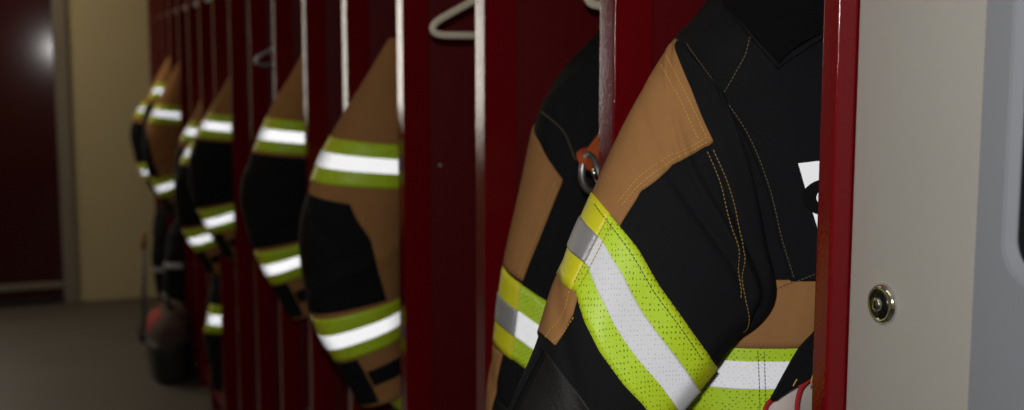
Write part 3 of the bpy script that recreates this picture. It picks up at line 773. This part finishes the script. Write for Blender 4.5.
# ------------------------------------------------------------------ trousers, bag and pole at the far end
def trousers(i, label, X=.60, ztop=.62, zs=.45, seed=0, mat='lime'):
    y = Yc(i)
    t = thing('turnout_trousers', label, 'trousers', (X + .1, y, .105))
    for q, (x0, yo) in enumerate(((X, -.035), (X + .17, .035))):
        zz = np.linspace(ztop, .17, 5)
        lg = Tube([(XZ(x0 + dx0, z, y + yo), XZ(x0 + .16, z, y + yo), zB(wd)) for z, dx0, wd in zip(zz, (.02, .0, -.012, .0, .012), (.065, .08, .078, .08, .07))], seed + q, .006)
        ob = lg.mesh('trouser_leg', M['black'], t, 32, 36)
        f = lambda z: (ztop - z) / (ztop - .17)
        if mat == 'lime': trim(lg, ob, f(zs + .055), f(zs - .055), na=40)
        else: lg.band('reflective_strip', f(zs + .012), f(zs - .012), .003, M['dim_silver'], ob, 0, 2, 40)
        sweep('boot', bez([(x0 + .095, y + yo, .26), (x0 + .09, y + yo, .17), (x0 + .075, y + yo, .145)], 12), .055, .05, M['rubber'], t, 16)
    wb = Tube([(XZ(X + .06, ztop + .13, y), XZ(X + .28, ztop + .13, y), zB(.08)), (XZ(X + .02, ztop + .06, y), XZ(X + .32, ztop + .06, y), zB(.10)), (XZ(X, ztop - .06, y), XZ(X + .33, ztop - .06, y), zB(.115))], seed + 9, .005)
    wb.mesh('waist', M['black'], t, 40, 20)
    for sx in (.11, .22):
        sweep('suspender', bez([(X + sx, y - .08, ztop + .12), (X + sx - .03, y - .115, ztop + .02), (X + sx - .01, y - .125, ztop - .12), (X + sx + .03, y - .115, ztop)], 20), .002, .012, M['black'], t, 8, up=(0, 1, 0))
    return t


trousers(9, 'black turnout trousers with lime stripe standing below the third blurred coat', .590, .56, .475, 60)
trousers(4, 'black turnout trousers in shade below the coat hidden behind the nearest blurred one', .64, .58, .48, 64)
trousers(12, 'dark turnout trousers standing below the tallest far coat', .54, .58, .49, 68, 'grey')
trousers(14, 'dark turnout trousers standing below the farthest coat by the beige wall', .55, .58, .32, 72, 'grey')

bg = thing('gear_bag', 'grey and red gear bag with black base on the floor below the far coats', 'bag', (.55, 6.06, 0))
bx, by = .55, 6.06
bag = Tube([(XZ(bx - .06, .34, by), XZ(bx + .04, .34, by), zB(.17)), (XZ(bx - .13, .28, by), XZ(bx + .065, .28, by), zB(.21)), (XZ(bx - .145, .16, by), XZ(bx + .07, .16, by), zB(.22)), (XZ(bx - .13, .03, by), XZ(bx + .065, .03, by), zB(.21)), (XZ(bx - .12, .005, by), XZ(bx + .06, .005, by), zB(.20))], 80, .006, .75)
bgm = bag.mesh('bag_body', M['grey_cloth'], bg, 60, 40)
bag.band('bag_base', .42, .985, .003, M['rubber'], bg, 0, 2, 60)
bag.patch('end_panel', [(-.35, .08), (-.35, .40)], [(.22, .08), (.12, .34)], .003, M['pink_red'], bg, 24, 20)
sweep('handle', bez([(bx - .03, by - .12, .325), (bx - .05, by - .08, .40), (bx - .05, by + .08, .40), (bx - .03, by + .12, .325)], 24), .014, .004, M['rubber'], bg, 8)

pl = thing('broom', 'thin grey broom handle leaning at the far end of the locker row', 'broom', (.455, 6.9, 0))
sweep('handle', [(.452, 6.9, .05), (.468, 6.905, .53)], (.011), .011, M['pole_grey'], pl, 12)
sweep('grip', [(.467, 6.905, .51), (.472, 6.906, .60)], .014, .014, M['tan'], pl, 12)
box('brush_head', (.42, 6.80, .028), (.49, 7.0, .055), M['rubber'], pl, .004)
box('bristles', (.425, 6.81, 0.0), (.485, 6.99, .030), M['black'], pl)

# ------------------------------------------------------------------ lights
for k, (x, y) in enumerate(((-.75, .6), (-.75, 3.4), (-.6, 7.0))):
    t = thing('ceiling_light', ['fluorescent ceiling light above the near end of the aisle', 'fluorescent ceiling light above the middle of the aisle', 'fluorescent ceiling light above the far end of the aisle'][k], 'lamp', (x, y, 3.0), 'ceiling lights over the aisle')
    box('housing', (x - .12, y - .6, 2.94), (x + .12, y + .6, 3.0), M['grey_panel'], t, .006)
    box('diffuser', (x - .1, y - .58, 2.925), (x + .1, y + .58, 2.939), M['tube'], t, .004)
    ld = bpy.data.lights.new('ceiling_lamp', 'AREA'); ld.shape = 'RECTANGLE'; ld.size = .2; ld.size_y = 1.16
    ld.energy = (0.9, 1.8, 14)[k]; ld.color = (1.0, .80, .52)
    lo = bpy.data.objects.new('ceiling_lamp', ld); COL.objects.link(lo); lo.location = (x, y, 2.915)
fl_d = bpy.data.lights.new('camera_flash', 'POINT'); fl_d.energy = 36; fl_d.shadow_soft_size = .025; fl_d.color = (1.0, .97, .93)
fl_o = bpy.data.objects.new('camera_flash', fl_d); COL.objects.link(fl_o)
fl_o.location = Vector(CAM + R @ np.array([-0.02, .125, 0.0]))

w = bpy.data.worlds.new('world'); scene.world = w; w.use_nodes = True
w.node_tree.nodes['Background'].inputs[0].default_value = (.02, .02, .025, 1)

cd = bpy.data.cameras.new('camera'); cam = bpy.data.objects.new('camera', cd); COL.objects.link(cam)
cd.sensor_width = 36.0; cd.lens = F / 1024 * 36.0; cd.clip_start = .02
mw = Matrix([[*R[0], CAM[0]], [*R[1], CAM[1]], [*R[2], CAM[2]], [0, 0, 0, 1]])
cam.matrix_world = mw
cd.dof.use_dof = True; cd.dof.focus_distance = 1.13; cd.dof.aperture_fstop = cd.lens / 1000 / .0085
scene.camera = cam
vs = scene.view_settings
vs.view_transform = 'Standard'; vs.look = 'None'; vs.exposure = 0.0; vs.gamma = 1.0; vs.use_curve_mapping = False
